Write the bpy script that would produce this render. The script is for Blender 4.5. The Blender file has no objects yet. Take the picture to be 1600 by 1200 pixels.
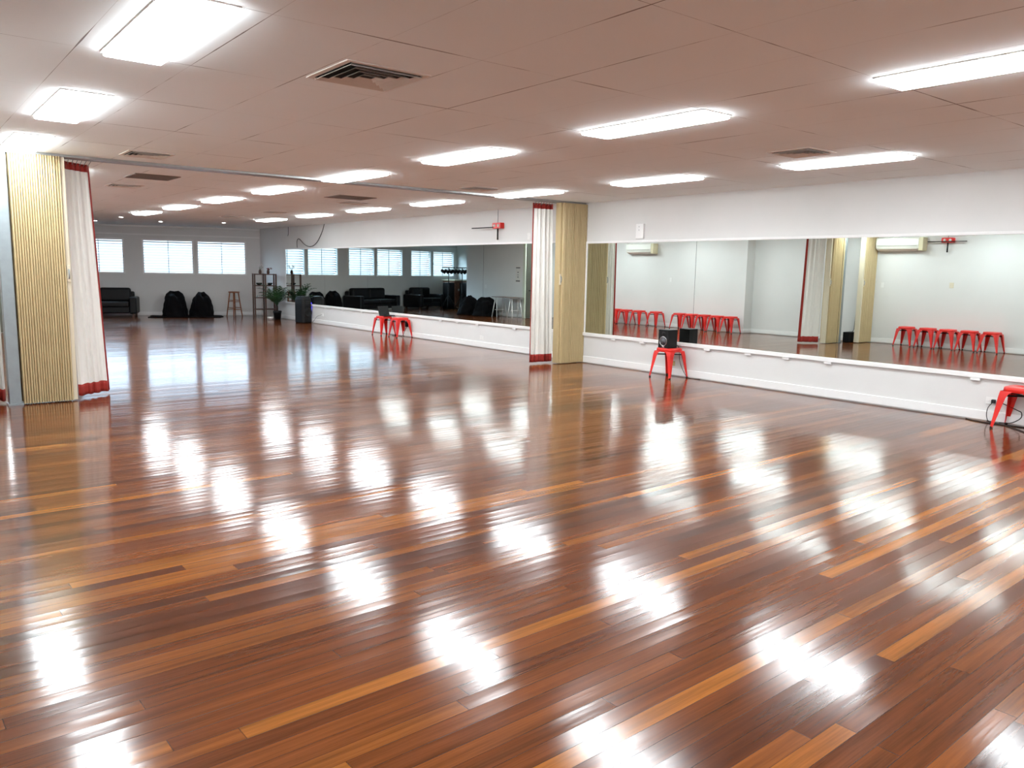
import bpy, math, random
from mathutils import Vector, Matrix
C = bpy.context.scene.collection
R = math.radians
random.seed(7)
XW, YP, H = 9.516, 10.12, 2.723          # mirror wall, partition line, ceiling height
XL, XM, XB = 0.15, 0.40, 0.75                       # left wall (near hall / far hall)

# ------------------------------------------------------------------ materials
def lin(c):
    return tuple(((v/255)/12.92 if v/255 <= .04045 else ((v/255+.055)/1.055)**2.4) for v in c)

def mat(name, rgb, rough=.5, metal=0., spec=.5, noise=0., nscale=8., bump=0., bscale=60., sheen=0.):
    m = bpy.data.materials.new(name); m.use_nodes = True
    nt = m.node_tree; b = nt.nodes['Principled BSDF']
    col = (*lin(rgb), 1)
    b.inputs['Base Color'].default_value = col
    b.inputs['Roughness'].default_value = rough
    b.inputs['Metallic'].default_value = metal
    b.inputs['Specular IOR Level'].default_value = spec
    if sheen: b.inputs['Sheen Weight'].default_value = sheen
    tc = nt.nodes.new('ShaderNodeTexCoord')
    if noise:
        n = nt.nodes.new('ShaderNodeTexNoise'); n.inputs['Scale'].default_value = nscale
        n.inputs['Detail'].default_value = 4
        nt.links.new(tc.outputs['Object'], n.inputs['Vector'])
        r = nt.nodes.new('ShaderNodeValToRGB')
        r.color_ramp.elements[0].position = .3; r.color_ramp.elements[1].position = .7
        r.color_ramp.elements[0].color = (*[v*(1-noise) for v in col[:3]], 1)
        r.color_ramp.elements[1].color = (*[min(1, v*(1+noise)) for v in col[:3]], 1)
        nt.links.new(n.outputs['Fac'], r.inputs['Fac'])
        nt.links.new(r.outputs['Color'], b.inputs['Base Color'])
    if bump:
        n2 = nt.nodes.new('ShaderNodeTexNoise'); n2.inputs['Scale'].default_value = bscale
        nt.links.new(tc.outputs['Object'], n2.inputs['Vector'])
        bp = nt.nodes.new('ShaderNodeBump'); bp.inputs['Strength'].default_value = bump
        bp.inputs['Distance'].default_value = .01
        nt.links.new(n2.outputs['Fac'], bp.inputs['Height'])
        nt.links.new(bp.outputs['Normal'], b.inputs['Normal'])
    return m

def emit(name, rgb, strength):
    m = bpy.data.materials.new(name); m.use_nodes = True
    b = m.node_tree.nodes['Principled BSDF']
    b.inputs['Base Color'].default_value = (.8, .8, .8, 1)
    b.inputs['Emission Color'].default_value = (*rgb, 1)
    b.inputs['Emission Strength'].default_value = strength
    return m

class NT:
    """tiny helper to write shader maths"""
    def __init__(s, m): s.nt = m.node_tree
    def n(s, t, **kw):
        x = s.nt.nodes.new(t)
        for k, v in kw.items(): setattr(x, k, v)
        return x
    def put(s, sock, v):
        if hasattr(v, 'is_output'): s.nt.links.new(v, sock)
        else: sock.default_value = v
    def math(s, op, a, b=0., c=0.):
        x = s.n('ShaderNodeMath', operation=op)
        for i, v in enumerate((a, b, c)): s.put(x.inputs[i], v)
        return x.outputs[0]
    def comb(s, x, y, z=0.):
        c = s.n('ShaderNodeCombineXYZ')
        for i, v in enumerate((x, y, z)): s.put(c.inputs[i], v)
        return c.outputs[0]
    def white(s, vec):
        w = s.n('ShaderNodeTexWhiteNoise', noise_dimensions='2D'); s.put(w.inputs['Vector'], vec)
        return w
    def noise(s, vec, scale, detail=3., rough=.5):
        w = s.n('ShaderNodeTexNoise'); s.put(w.inputs['Vector'], vec)
        w.inputs['Scale'].default_value = scale; w.inputs['Detail'].default_value = detail
        w.inputs['Roughness'].default_value = rough
        return w.outputs['Fac']
    def ramp(s, fac, stops):
        r = s.n('ShaderNodeValToRGB'); e = r.color_ramp.elements
        while len(e) < len(stops): e.new(.5)
        for el, (p, c) in zip(e, stops):
            el.position = p; el.color = (*c, 1)
        s.put(r.inputs['Fac'], fac); return r.outputs['Color']
    def mix(s, fac, a, b, mode='MIX'):
        x = s.n('ShaderNodeMix', data_type='RGBA', blend_type=mode)
        s.put(x.inputs['Factor'], fac); s.put(x.inputs['A'], a); s.put(x.inputs['B'], b)
        return [o for o in x.outputs if o.type == 'RGBA'][0]

def floor_material():
    m = bpy.data.materials.new('polished_timber_boards'); m.use_nodes = True
    k = NT(m); b = m.node_tree.nodes['Principled BSDF']
    tc = k.n('ShaderNodeTexCoord')
    mp = k.n('ShaderNodeMapping'); mp.inputs['Rotation'].default_value = (0, 0, R(-1.5))
    k.put(mp.inputs['Vector'], tc.outputs['Object'])
    sp = k.n('ShaderNodeSeparateXYZ'); k.put(sp.inputs[0], mp.outputs[0])
    x, y = sp.outputs[0], sp.outputs[1]
    W, Lb = .078, 2.9
    v = k.math('DIVIDE', y, W); row = k.math('FLOOR', v); t = k.math('FRACT', v)
    rr = k.white(k.comb(row, 3.7)).outputs['Value']
    u = k.math('ADD', k.math('DIVIDE', x, Lb), k.math('MULTIPLY', rr, 7.31))
    idx = k.math('FLOOR', u); fu = k.math('FRACT', u)
    wn = k.white(k.comb(row, idx))
    rnd = wn.outputs['Value']
    sc = k.n('ShaderNodeSeparateColor'); k.put(sc.inputs[0], wn.outputs['Color'])
    r2, r3 = sc.outputs[1], sc.outputs[2]
    base = k.ramp(rnd, [(0., lin((72, 38, 22))), (.15, lin((88, 45, 23))), (.42, lin((101, 53, 25))),
                        (.70, lin((111, 60, 27))), (.88, lin((126, 72, 30))), (1., lin((154, 94, 38)))])
    # long grain, stretched along each board
    gv = k.comb(k.math('ADD', k.math('MULTIPLY', x, 1.1), k.math('MULTIPLY', rnd, 37.)), k.math('MULTIPLY', y, 26.), k.math('MULTIPLY', r2, 9.))
    g1 = k.noise(gv, 1., 5., .6)
    gv2 = k.comb(k.math('MULTIPLY', x, 5.), k.math('MULTIPLY', y, 170.), k.math('MULTIPLY', r3, 9.))
    g2 = k.noise(gv2, 1., 3., .6)
    gmul = k.math('ADD', k.math('MULTIPLY', g1, 1.7), k.math('MULTIPLY', g2, .6))          # ~0.78 mean
    gmul = k.math('ADD', gmul, -.2)
    gc = k.n('ShaderNodeCombineColor')
    for i in range(3): k.put(gc.inputs[i], gmul)
    col = k.mix(1., base, gc.outputs[0], 'MULTIPLY')
    # joints between boards and board ends
    d = k.math('MINIMUM', t, k.math('SUBTRACT', 1., t))
    gap = k.math('LESS_THAN', d, .016)
    de = k.math('MINIMUM', fu, k.math('SUBTRACT', 1., fu))
    gap2 = k.math('LESS_THAN', de, .0006)
    gp = k.math('MAXIMUM', gap, gap2)
    col = k.mix(k.math('MULTIPLY', gp, .6), col, (*lin((40, 18, 10)), 1))
    k.put(b.inputs['Base Color'], col)
    # worn varnish: roughness varies a little
    rn = k.noise(k.comb(k.math('MULTIPLY', x, .6), k.math('MULTIPLY', y, 1.6)), 1., 4.)
    k.put(b.inputs['Roughness'], k.math('ADD', .08, k.math('MULTIPLY', rn, .10)))
    b.inputs['IOR'].default_value = 1.5
    # cupped boards + ripples in the varnish
    tt = k.math('SUBTRACT', k.math('MULTIPLY', t, 2.), 1.)
    cup = k.math('MULTIPLY', k.math('MULTIPLY', tt, tt), k.math('ADD', .00006, k.math('MULTIPLY', r2, .00030)))
    tilt = k.math('MULTIPLY', k.math('SUBTRACT', r3, .5), k.math('MULTIPLY', tt, .00050))
    rip = k.math('MULTIPLY', k.noise(k.comb(k.math('MULTIPLY', x, 3.), k.math('MULTIPLY', y, 34.)), 1., 2.), .00026)
    fine = k.math('MULTIPLY', k.noise(k.comb(k.math('MULTIPLY', x, 30.), k.math('MULTIPLY', y, 110.)), 1., 2.), .00002)
    hgt = k.math('ADD', k.math('ADD', cup, tilt), k.math('ADD', rip, fine))
    hgt = k.math('SUBTRACT', hgt, k.math('MULTIPLY', gp, .0006))
    bp = k.n('ShaderNodeBump'); bp.inputs['Strength'].default_value = 1.; bp.inputs['Distance'].default_value = 1.
    k.put(bp.inputs['Height'], hgt); k.put(b.inputs['Normal'], bp.outputs[0])
    return m

def ceiling_material():
    m = bpy.data.materials.new('ceiling_tiles'); m.use_nodes = True
    k = NT(m); b = m.node_tree.nodes['Principled BSDF']
    tc = k.n('ShaderNodeTexCoord')
    sp = k.n('ShaderNodeSeparateXYZ'); k.put(sp.inputs[0], tc.outputs['Object'])
    x, y = sp.outputs[0], sp.outputs[1]
    TX, TY = .607, 1.265
    u = k.math('DIVIDE', k.math('SUBTRACT', x, 2.14 - 6*TX), TX); v = k.math('DIVIDE', k.math('SUBTRACT', y, 5.06 - 12*TY), TY)
    fu, fv = k.math('FRACT', u), k.math('FRACT', v)
    du = k.math('MULTIPLY', k.math('MINIMUM', fu, k.math('SUBTRACT', 1., fu)), TX)
    dv = k.math('MULTIPLY', k.math('MINIMUM', fv, k.math('SUBTRACT', 1., fv)), TY)
    n1 = k.noise(k.comb(x, y, 1.3), 1.4, 3.)
    n2 = k.noise(k.comb(x, y, 7.9), 1.4, 3.)
    wu = k.math('MULTIPLY', k.math('MAXIMUM', k.math('SUBTRACT', n1, .50), 0.), .030)
    wv = k.math('MULTIPLY', k.math('MAXIMUM', k.math('SUBTRACT', n2, .46), 0.), .036)
    line = k.math('MAXIMUM', k.math('LESS_THAN', du, wu), k.math('LESS_THAN', dv, wv))
    hair = k.math('MAXIMUM', k.math('LESS_THAN', du, .0016), k.math('LESS_THAN', dv, .0016))
    tone = k.noise(k.comb(x, y, 0.), .6, 3.)
    base = k.ramp(tone, [(.3, lin((238, 243, 243))), (.7, lin((243, 247, 247)))])
    col = k.mix(k.math('MULTIPLY', hair, .22), base, (*lin((120, 96, 82)), 1))
    col = k.mix(k.math('MULTIPLY', line, .75), col, (*lin((70, 44, 34)), 1))
    k.put(b.inputs['Base Color'], col)
    b.inputs['Roughness'].default_value = .9
    b.inputs['Specular IOR Level'].default_value = .15
    bn = k.noise(k.comb(x, y, 0.), 160., 2.)
    bp = k.n('ShaderNodeBump'); bp.inputs['Strength'].default_value = .15; bp.inputs['Distance'].default_value = .004
    k.put(bp.inputs['Height'], bn); k.put(b.inputs['Normal'], bp.outputs[0])
    return m

def glass_material():
    m = bpy.data.materials.new('window_glass'); m.use_nodes = True
    nt = m.node_tree; nt.nodes.clear()
    out = nt.nodes.new('ShaderNodeOutputMaterial'); mx = nt.nodes.new('ShaderNodeMixShader')
    tr = nt.nodes.new('ShaderNodeBsdfTransparent'); gl = nt.nodes.new('ShaderNodeBsdfGlossy')
    tr.inputs['Color'].default_value = (.93, .97, .98, 1); gl.inputs['Roughness'].default_value = .02
    k = NT(m); lw = nt.nodes.new('ShaderNodeLayerWeight')
    nt.links.new(k.math('ADD', .03, k.math('MULTIPLY', k.math('POWER', lw.outputs['Facing'], 5.), .6)), mx.inputs[0]); nt.links.new(tr.outputs[0], mx.inputs[1]); nt.links.new(gl.outputs[0], mx.inputs[2])
    nt.links.new(mx.outputs[0], out.inputs[0])
    return m

M = dict(
    floor=floor_material(), ceiling=ceiling_material(), glass=glass_material(),
    wall=mat('white_painted_wall', (219, 219, 217), .55, noise=.015, nscale=2., bump=.05, bscale=90, spec=.3),
    trim=mat('white_gloss_trim', (236, 236, 235), .35, noise=.01, nscale=3.),
    mirror=mat('mirror_silver', (216, 224, 220), .0, 1.0),
    mirror_edge=mat('mirror_edge', (60, 70, 68), .3),
    led=emit('light_diffuser', (.93, 1., 1.04), 12.),
    spot=emit('downlight_lens', (1., .97, .93), 9.),
    blue=emit('blue_led', (.04, .03, 1.), 4.),
    white_metal=mat('white_metal', (232, 232, 230), .35, noise=.01, nscale=5),
    alu=mat('brushed_aluminium', (170, 172, 172), .35, .85, noise=.06, nscale=20),
    steel=mat('grey_steel', (150, 160, 164), .4, .5, noise=.05, nscale=12),
    vent=mat('vent_grey', (222, 214, 206), .6, noise=.03, nscale=9),
    vent_dark=mat('vent_void', (22, 20, 19), .9, noise=.05),
    grille=mat('grille_grey', (126, 112, 104), .6, noise=.04, nscale=30),
    vinyl=mat('tan_vinyl', (194, 174, 132), .45, noise=.03, nscale=6, bump=.06, bscale=220),
    cream=mat('cream_metal', (218, 208, 184), .4, noise=.02, nscale=5),
    curtain=mat('white_curtain_cloth', (228, 226, 220), .85, noise=.02, nscale=6, bump=.1, bscale=300, sheen=.2),
    redband=mat('red_curtain_band', (150, 38, 28), .8, noise=.06, nscale=12, bump=.1, bscale=300),
    red=mat('red_powder_coat', (216, 34, 26), .32, noise=.04, nscale=7),
    black=mat('black_plastic', (8, 8, 10), .5, spec=.3, noise=.1, nscale=15),
    rubber=mat('black_rubber', (16, 16, 16), .75, noise=.1, nscale=15),
    cone=mat('grey_speaker_cone', (92, 92, 96), .4, noise=.1, nscale=20),
    silver=mat('silver_ring', (180, 180, 182), .25, .9, noise=.04, nscale=10),
    leather=mat('black_leather', (8, 8, 11), .45, spec=.3, noise=.15, nscale=6, bump=.25, bscale=70),
    cloth=mat('black_cloth', (8, 7, 10), .9, spec=.2, noise=.15, nscale=8, bump=.3, bscale=120),
    beech=mat('brown_wood', (140, 80, 42), .4, noise=.15, nscale=9),
    darkwood=mat('dark_brown_wood', (78, 48, 32), .45, noise=.15, nscale=9),
    leaf=mat('palm_leaf', (36, 74, 34), .45, noise=.25, nscale=14),
    soil=mat('potting_soil', (44, 32, 24), .95, noise=.3, nscale=40),
    ceramic=mat('white_ceramic', (225, 222, 215), .25, noise=.02),
    petal=mat('white_petal', (235, 230, 232), .6, noise=.04, nscale=20),
    redflower=mat('dark_red_flower', (120, 30, 30), .7, noise=.1, nscale=20),
    brown=mat('brown_patterned_panel', (132, 92, 70), .7, noise=.25, nscale=14),
    door=mat('olive_grey_door', (84, 86, 76), .5, noise=.05, nscale=4),
    jamb=mat('pale_green_jamb', (206, 214, 196), .45, noise=.02, nscale=4),
    beige=mat('beige_plastic', (196, 176, 128), .5, noise=.04, nscale=10),
    acbody=mat('air_conditioner_plastic', (222, 222, 214), .4, noise=.01, nscale=4),
    ackhaki=mat('yellowed_plastic', (208, 200, 168), .45, noise=.02, nscale=4),
    slat=mat('blind_slat', (58, 68, 80), .5, noise=.02, nscale=6),
    ink=mat('black_print', (38, 38, 44), .7, noise=.05),
)

# ------------------------------------------------------------------ geometry helpers
class MB:
    def __init__(s): s.v, s.f, s.sm = [], [], []
    def add(s, vs, fs, smooth=False):
        o = len(s.v); s.v += [tuple(p) for p in vs]
        for f in fs: s.f.append(tuple(i+o for i in f)); s.sm.append(smooth)
        return s
    def box(s, x0, x1, y0, y1, z0, z1, X=None):
        vs = [(x, y, z) for z in (z0, z1) for y in (y0, y1) for x in (x0, x1)]
        if X is not None: vs = [X @ Vector(p) for p in vs]
        return s.add(vs, [(0, 2, 3, 1), (4, 5, 7, 6), (0, 1, 5, 4), (2, 6, 7, 3), (0, 4, 6, 2), (1, 3, 7, 5)])
    def bar(s, a, b, w, h=None, up=(0, 0, 1)):
        """square bar from a to b"""
        h = h or w; a, b = Vector(a), Vector(b); d = (b-a).normalized(); u = Vector(up)
        if abs(d.dot(u)) > .98: u = Vector((1, 0, 0))
        p = d.cross(u).normalized(); q = p.cross(d).normalized()
        vs = [e + p*i*w/2 + q*j*h/2 for e in (a, b) for j in (-1, 1) for i in (-1, 1)]
        return s.add(vs, [(0, 2, 3, 1), (4, 5, 7, 6), (0, 1, 5, 4), (2, 6, 7, 3), (0, 4, 6, 2), (1, 3, 7, 5)])
    def tube(s, pts, r, n=10, taper=None, smooth=True):
        pts = [Vector(p) for p in pts]; N = len(pts); rings = []
        d0 = (pts[1]-pts[0]).normalized(); u = Vector((0, 0, 1)) if abs(d0.z) < .9 else Vector((1, 0, 0))
        vs = []
        for i, p in enumerate(pts):
            d = (pts[min(i+1, N-1)]-pts[max(i-1, 0)]).normalized()
            a = d.cross(u)
            if a.length < 1e-4: a = d.cross(Vector((0, 1, 0)))
            a.normalize(); bb = a.cross(d).normalized(); u = bb if N > 2 else u
            rr = r if taper is None else r + (taper-r)*i/(N-1)
            for j in range(n):
                t = 2*math.pi*j/n; vs.append(p + a*math.cos(t)*rr + bb*math.sin(t)*rr)
        fs = [(i*n+j, i*n+(j+1) % n, (i+1)*n+(j+1) % n, (i+1)*n+j) for i in range(N-1) for j in range(n)]
        fs += [tuple(range(n-1, -1, -1)), tuple((N-1)*n+j for j in range(n))]
        return s.add(vs, fs, smooth)
    def lathe(s, prof, c=(0, 0, 0), n=24, axis='z', smooth=True, X=None):
        vs, m = [], len(prof)
        for r, z in prof:
            for j in range(n):
                t = 2*math.pi*j/n; p = (r*math.cos(t), r*math.sin(t), z)
                if axis == 'x': p = (z, p[0], p[1])
                if axis == 'y': p = (p[0], z, p[1])
                p = Vector(p) + Vector(c)
                vs.append(X @ p if X is not None else p)
        fs = [(i*n+j, i*n+(j+1) % n, (i+1)*n+(j+1) % n, (i+1)*n+j) for i in range(m-1) for j in range(n)]
        fs += [tuple(range(n-1, -1, -1)), tuple((m-1)*n+j for j in range(n))]
        return s.add(vs, fs, smooth)
    def grid(s, fn, nu, nv, smooth=True):
        vs = [fn(i/nu, j/nv) for j in range(nv+1) for i in range(nu+1)]
        fs = [(j*(nu+1)+i, j*(nu+1)+i+1, (j+1)*(nu+1)+i+1, (j+1)*(nu+1)+i) for j in range(nv) for i in range(nu)]
        return s.add(vs, fs, smooth)
    def prism(s, poly, z0, z1):
        n = len(poly)
        vs = [(x, y, z0) for x, y in poly] + [(x, y, z1) for x, y in poly]
        return s.add(vs, [tuple(range(n-1, -1, -1)), tuple(range(n, 2*n))] + [(i, (i+1) % n, n+(i+1) % n, n+i) for i in range(n)])
    def obj(s, name, m, parent=None, bevel=0., seg=2, solid=0., subsurf=0, origin=None):
        me = bpy.data.meshes.new(name)
        vs = s.v
        if origin is not None: vs = [tuple(Vector(p)-Vector(origin)) for p in vs]
        me.from_pydata(vs, [], s.f); me.materials.append(M[m] if isinstance(m, str) else m)
        me.polygons.foreach_set('use_smooth', s.sm); me.update()
        import bmesh
        bm = bmesh.new(); bm.from_mesh(me)
        bmesh.ops.recalc_face_normals(bm, faces=bm.faces); bm.to_mesh(me); bm.free()
        o = bpy.data.objects.new(name, me); C.objects.link(o)
        if origin is not None: o.location = origin
        if parent: o.parent = parent
        if solid:
            d = o.modifiers.new('solid', 'SOLIDIFY'); d.thickness = solid; d.offset = 0
        if bevel:
            d = o.modifiers.new('bevel', 'BEVEL'); d.width = bevel; d.segments = seg; d.limit_method = 'ANGLE'; d.angle_limit = R(40)
        if subsurf:
            d = o.modifiers.new('sub', 'SUBSURF'); d.levels = subsurf; d.render_levels = subsurf
        return o

def thing(name, label, cat, loc=(0, 0, 0), rz=0., group=None):
    o = bpy.data.objects.new(name, None); C.objects.link(o); o.empty_display_size = .1
    o.location = loc; o.rotation_euler = (0, 0, rz)
    return tag(o, label, cat, group)
def tag(o, label, cat, group=None):
    o['label'] = label; o['category'] = cat
    if group: o['group'] = group
    return o
def struct(o):
    o['kind'] = 'structure'; return o
def copy_tree(o, parent=None):
    c = o.copy(); C.objects.link(c)
    if parent: c.parent = parent
    for ch in o.children: copy_tree(ch, c)
    return c
def dup(o, loc, rz=None, label=None, group=None):
    c = copy_tree(o); c.location = loc
    if rz is not None: c.rotation_euler = (0, 0, rz)
    if label: c['label'] = label
    if group: c['group'] = group
    return c
def catmull(P, n=8):
    P = [Vector(p) for p in P]; out = []
    for i in range(len(P)-1):
        p0, p1, p2, p3 = P[max(i-1, 0)], P[i], P[i+1], P[min(i+2, len(P)-1)]
        for k in range(n):
            t = k/n
            out.append(.5*((2*p1)+(p2-p0)*t+(2*p0-5*p1+4*p2-p3)*t*t+(3*p1-p0-3*p2+p3)*t**3))
    return out+[P[-1]]
ORD = ['first', 'second', 'third', 'fourth', 'fifth', 'sixth', 'seventh', 'eighth', 'ninth', 'tenth']

# ------------------------------------------------------------------ the skewed far wall's own frame
TH = R(19); FO = Vector((XW, 25.0, 0)); FU = Vector((-math.cos(TH), math.sin(TH), 0)); FN = Vector((-math.sin(TH), -math.cos(TH), 0))
def far(s, d, z=0.): return FO + FU*s + FN*d + Vector((0, 0, z))
FAR = Matrix.Translation(FO) @ Matrix((( FU.x, FN.x, 0, 0), (FU.y, FN.y, 0, 0), (0, 0, 1, 0), (0, 0, 0, 1)))   # (s, d, z) -> world
FAR_RZ = math.atan2(FU.y, FU.x)          # local x = along the wall, leftwards; local -y... d = -y (right-handed frame)
def farloc(s, d): return tuple(far(s, d))

# ------------------------------------------------------------------ room shell
foot = [(-2.95, -4.7), (XW+.15, -4.7), (XW+.15, 25.15-.03), tuple(far(-.1, -.2).xy), tuple(far(10.6, -.2).xy), (-.6, 20.), (-.6, 4.8), (-2.95, 4.8)]
struct(MB().prism(foot, -.12, 0).obj('floor', 'floor'))
struct(MB().prism(foot, H, H+.15).obj('ceiling', 'ceiling'))
struct(MB().box(XW, XW+.2, -4.7, 25.05, 0, H).obj('wall_right', 'wall'))
WINS = [(.43, 1.89), (1.97, 3.43), (3.92, 5.32), (5.41, 6.92), (7.38, 8.70), (8.78, 10.24)]
WZ0, WZ1 = 1.265, 2.32
w = MB()
w.box(-.2, 10.7, -.2, 0, 0, WZ0, FAR); w.box(-.2, 10.7, -.2, 0, WZ1, H, FAR)
edges = [-.2] + [e for p in WINS for e in p] + [10.7]
for a, b in zip(edges[0::2], edges[1::2]): w.box(a, b, -.2, 0, WZ0, WZ1, FAR)
struct(w.obj('wall_far', 'wall'))
w = MB()
w.box(XL-.2, XL, 4.85, 10.02, 0, H); struct(w.obj('wall_left', 'wall'))
struct(MB().box(XL-.2, XM, 10.02, 13.0, 0, H).obj('wall_left_middle', 'wall'))
struct(MB().box(XL-.2, XB, 13.0, 20.7, 0, H).obj('wall_left_far', 'wall'))
struct(MB().box(XL-.2, 2.13, 20.72, 24.1, 0, H).obj('wall_left_projecting', 'wall'))
struct(MB().box(-.55, -.35, 24.0, 28.6, 0, H).obj('wall_left_recess', 'wall'))
struct(MB().box(-.55, XL-.2, 23.9, 24.1, 0, H).obj('wall_left_recess_return', 'wall'))
struct(MB().box(-2.95, XL-.2, 4.85, 5.05, 0, H).obj('wall_left_return', 'wall'))
struct(MB().box(-2.95, -2.75, -4.7, 4.85, 0, H).obj('wall_left_near', 'wall'))
struct(MB().box(-2.95, XW, -4.7, -4.5, 0, H).obj('wall_back', 'wall'))

# baseboards
def baseboard(name, mb): return struct(mb.obj(name, 'trim', bevel=.006))
baseboard('baseboard_right_near', MB().box(XW-.018, XW, -4.5, YP+.06, 0.012, .118))
baseboard('baseboard_right_far', MB().box(XW-.018, XW, YP+.2, 25.0, 0.012, .118))
baseboard('baseboard_far', MB().box(.02, 10.3, 0, .018, 0.012, .118, FAR))
baseboard('baseboard_left_near', MB().box(XL, XL+.018, 5.05, 10.02, 0.012, .118))
baseboard('baseboard_left_middle', MB().box(XM, XM+.018, 10.3, 13.0, 0.012, .118))
baseboard('baseboard_left_far', MB().box(XB, XB+.018, 13.0, 20.6, 0.012, .118).box(XM, XB+.018, 12.982, 13.0, .012, .118))
baseboard('baseboard_left_projecting', MB().box(2.13, 2.148, 20.82, 24.1, 0.012, .118))
# mirror surrounds (timber ledges and cover strips)
def strip(i, *b, bev=.004): return struct(MB().box(*b).obj(f'trim_{i}', 'trim', bevel=bev))
strip(1, XW-.03, XW, .5, 10.03, .472, .527); strip(2, XW-.02, XW, .5, 10.03, 2.04, 2.075); strip(3, XW-.02, XW, 9.985, 10.03, .527, 2.04)
strip(4, XW-.03, XW, 10.5, 22.99, .472, .527); strip(5, XW-.02, XW, 10.5, 22.99, 2.065, 2.1); strip(6, XW-.02, XW, 22.955, 22.99, .527, 2.065)
struct(MB().box(.02, 10.5, 0, .022, 2.43, 2.47, FAR).obj('trim_7', 'trim', bevel=.004))
struct(MB().box(.0, 10.5, 0, .05, H-.05, H, FAR).obj('trim_8', 'trim', bevel=.01))
struct(MB().box(2.12, 2.17, 20.66, 20.78, 0, H).obj('trim_9', 'jamb', bevel=.004))

# door in the end face of the projecting wall
d = struct(MB().box(.98, 2.10, 20.66, 20.71, .01, 2.5).obj('door_1', 'door', bevel=.003))
hd = MB().lathe([(.02, -.012), (.02, 0)], (1.98, 20.655, .92), 14, 'y').tube([(1.98, 20.65, .92), (1.98, 20.61, .92), (1.88, 20.61, .92)], .009).obj('door_handle', 'black', d)

# windows with louvred blinds
for i, (a, b) in enumerate(WINS):
    r = thing(f'window_{i+1}', 'x', 'window'); del r['label']; del r['category']; struct(r)
    fr = MB()
    t = .045
    fr.box(a, b, -.12, .02, WZ0, WZ0+t, FAR).box(a, b, -.12, .02, WZ1-t, WZ1, FAR)
    fr.box(a, a+t, -.12, .02, WZ0+t, WZ1-t, FAR).box(b-t, b, -.12, .02, WZ0+t, WZ1-t, FAR)
    fr.obj('window_frame', 'trim', r, bevel=.003)
    MB().box(a+t, b-t, -.112, -.108, WZ0+t, WZ1-t, FAR).obj('pane', 'glass', r)
    sl = MB(); n = 12; st = (WZ1-WZ0-2*t)/n
    for kk in range(n):
        z = WZ0+t+st*(kk+.5)
        vs = [(s, dd, z+zz) for s in (a+t, b-t) for dd, zz in ((-.085, .016), (-.085, .011), (-.02, -.011), (-.02, -.016))]
        vs = [FAR @ Vector(p) for p in vs]
        sl.add(vs, [(0, 1, 2, 3), (7, 6, 5, 4), (0, 4, 5, 1), (1, 5, 6, 2), (2, 6, 7, 3), (3, 7, 4, 0)])
    m_ = (a+b)/2
    sl.box(m_-.008, m_+.008, -.056, -.046, WZ0+t, WZ1-t, FAR)
    sl.obj('louvre_blind', 'slat', r)
    MB().box(a+.012, a+.03, .02, .035, 1.76, 1.82, FAR).obj('latch', 'steel', r)

# ------------------------------------------------------------------ mirrors
def mirror(y0, y1, z0, z1, label, grp):
    o = MB().box(XW-.012, XW-.002, min(y0, y1)+.0025, max(y0, y1)-.0025, z0, z1).obj('wall_mirror', 'mirror')
    return tag(o, label, 'mirror', grp)
ys = [9.985, 7.66, 5.35, 3.03, .72]
for i in range(4):
    mirror(ys[i], ys[i+1], .527, 2.04, ['tall wall mirror panel beside the right folding partition', 'wall mirror panel above the red stool holding a speaker',
           'third wall mirror panel from the right folding partition', 'nearest wall mirror panel, above the red stool at the right edge'][i], 'mirrors in the near hall')
MB().box(XW-.002, XW, .72, 9.985, .527, 2.04).obj('trim_10', 'mirror_edge')['kind'] = 'structure'
ys = [22.955, 20.32, 17.87, 15.43, 12.99, 10.55]
for i in range(5):
    mirror(ys[i], ys[i+1], .527, 2.065, ['farthest wall mirror panel, behind the tall black loudspeaker', 'second wall mirror panel from the far corner, black sofa in it',
           'third wall mirror panel from the far corner, above the two red stools', 'fourth wall mirror panel from the far corner, stage lights in it',
           'far hall wall mirror panel beside the right curtain'][i], 'mirrors in the far hall')
MB().box(XW-.002, XW, 10.55, 22.955, .527, 2.065).obj('trim_11', 'mirror_edge')['kind'] = 'structure'
CL = [9.29, 8.65, 7.36, 6.65, 6.05, 5.44, 3.67, 14.52, 13.88, 13.16, 11.94, 20.26, 19.22, 18.15]
near = sorted([y for y in CL if y < 10], reverse=True); farc = sorted([y for y in CL if y > 10])
clip = MB().box(-.036, -.030, -.05, .05, -.032, .0).box(-.036, 0, -.05, .05, -.032, -.026).obj('mirror_clip', 'trim', bevel=.002)
first = True
for hall, lst in (('near', near), ('far', farc)):
    for i, y in enumerate(lst):
        o = clip if first else clip.copy()
        if not first: C.objects.link(o)
        first = False; o.location = (XW, y, .472)
        tag(o, f'small white clip under the {hall} hall mirror ledge, {ORD[i]} from the partition', 'clip', f'clips under the {hall} mirrors')

# ------------------------------------------------------------------ ceiling lights
lp = thing('ceiling_light', 'x', 'light')
fr = MB(); hw, hl = .155, .632
for b in ((-hw-.012, -hw, -hl-.012, hl+.012), (hw, hw+.012, -hl-.012, hl+.012), (-hw, hw, -hl-.012, -hl), (-hw, hw, hl, hl+.012)):
    fr.box(b[0], b[1], b[2], b[3], -.008, .0)
fr.obj('light_frame', 'white_metal', lp)
df = MB(); rg = []
for ins, z in ((0, 0), (.0, -.024), (.010, -.032), (.04, -.037)):
    rg += [(sx*(hw-ins), sy*(hl-ins), z) for sx, sy in ((-1, -1), (1, -1), (1, 1), (-1, 1))]
df.add(rg, [(4*i+j, 4*i+(j+1) % 4, 4*i+4+(j+1) % 4, 4*i+4+j) for i in range(3) for j in range(4)]+[(12, 13, 14, 15)])
df.obj('diffuser', 'led', lp)
cols = {'left': 1.215, 'middle': 4.855, 'right': 7.755}
first = True
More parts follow.
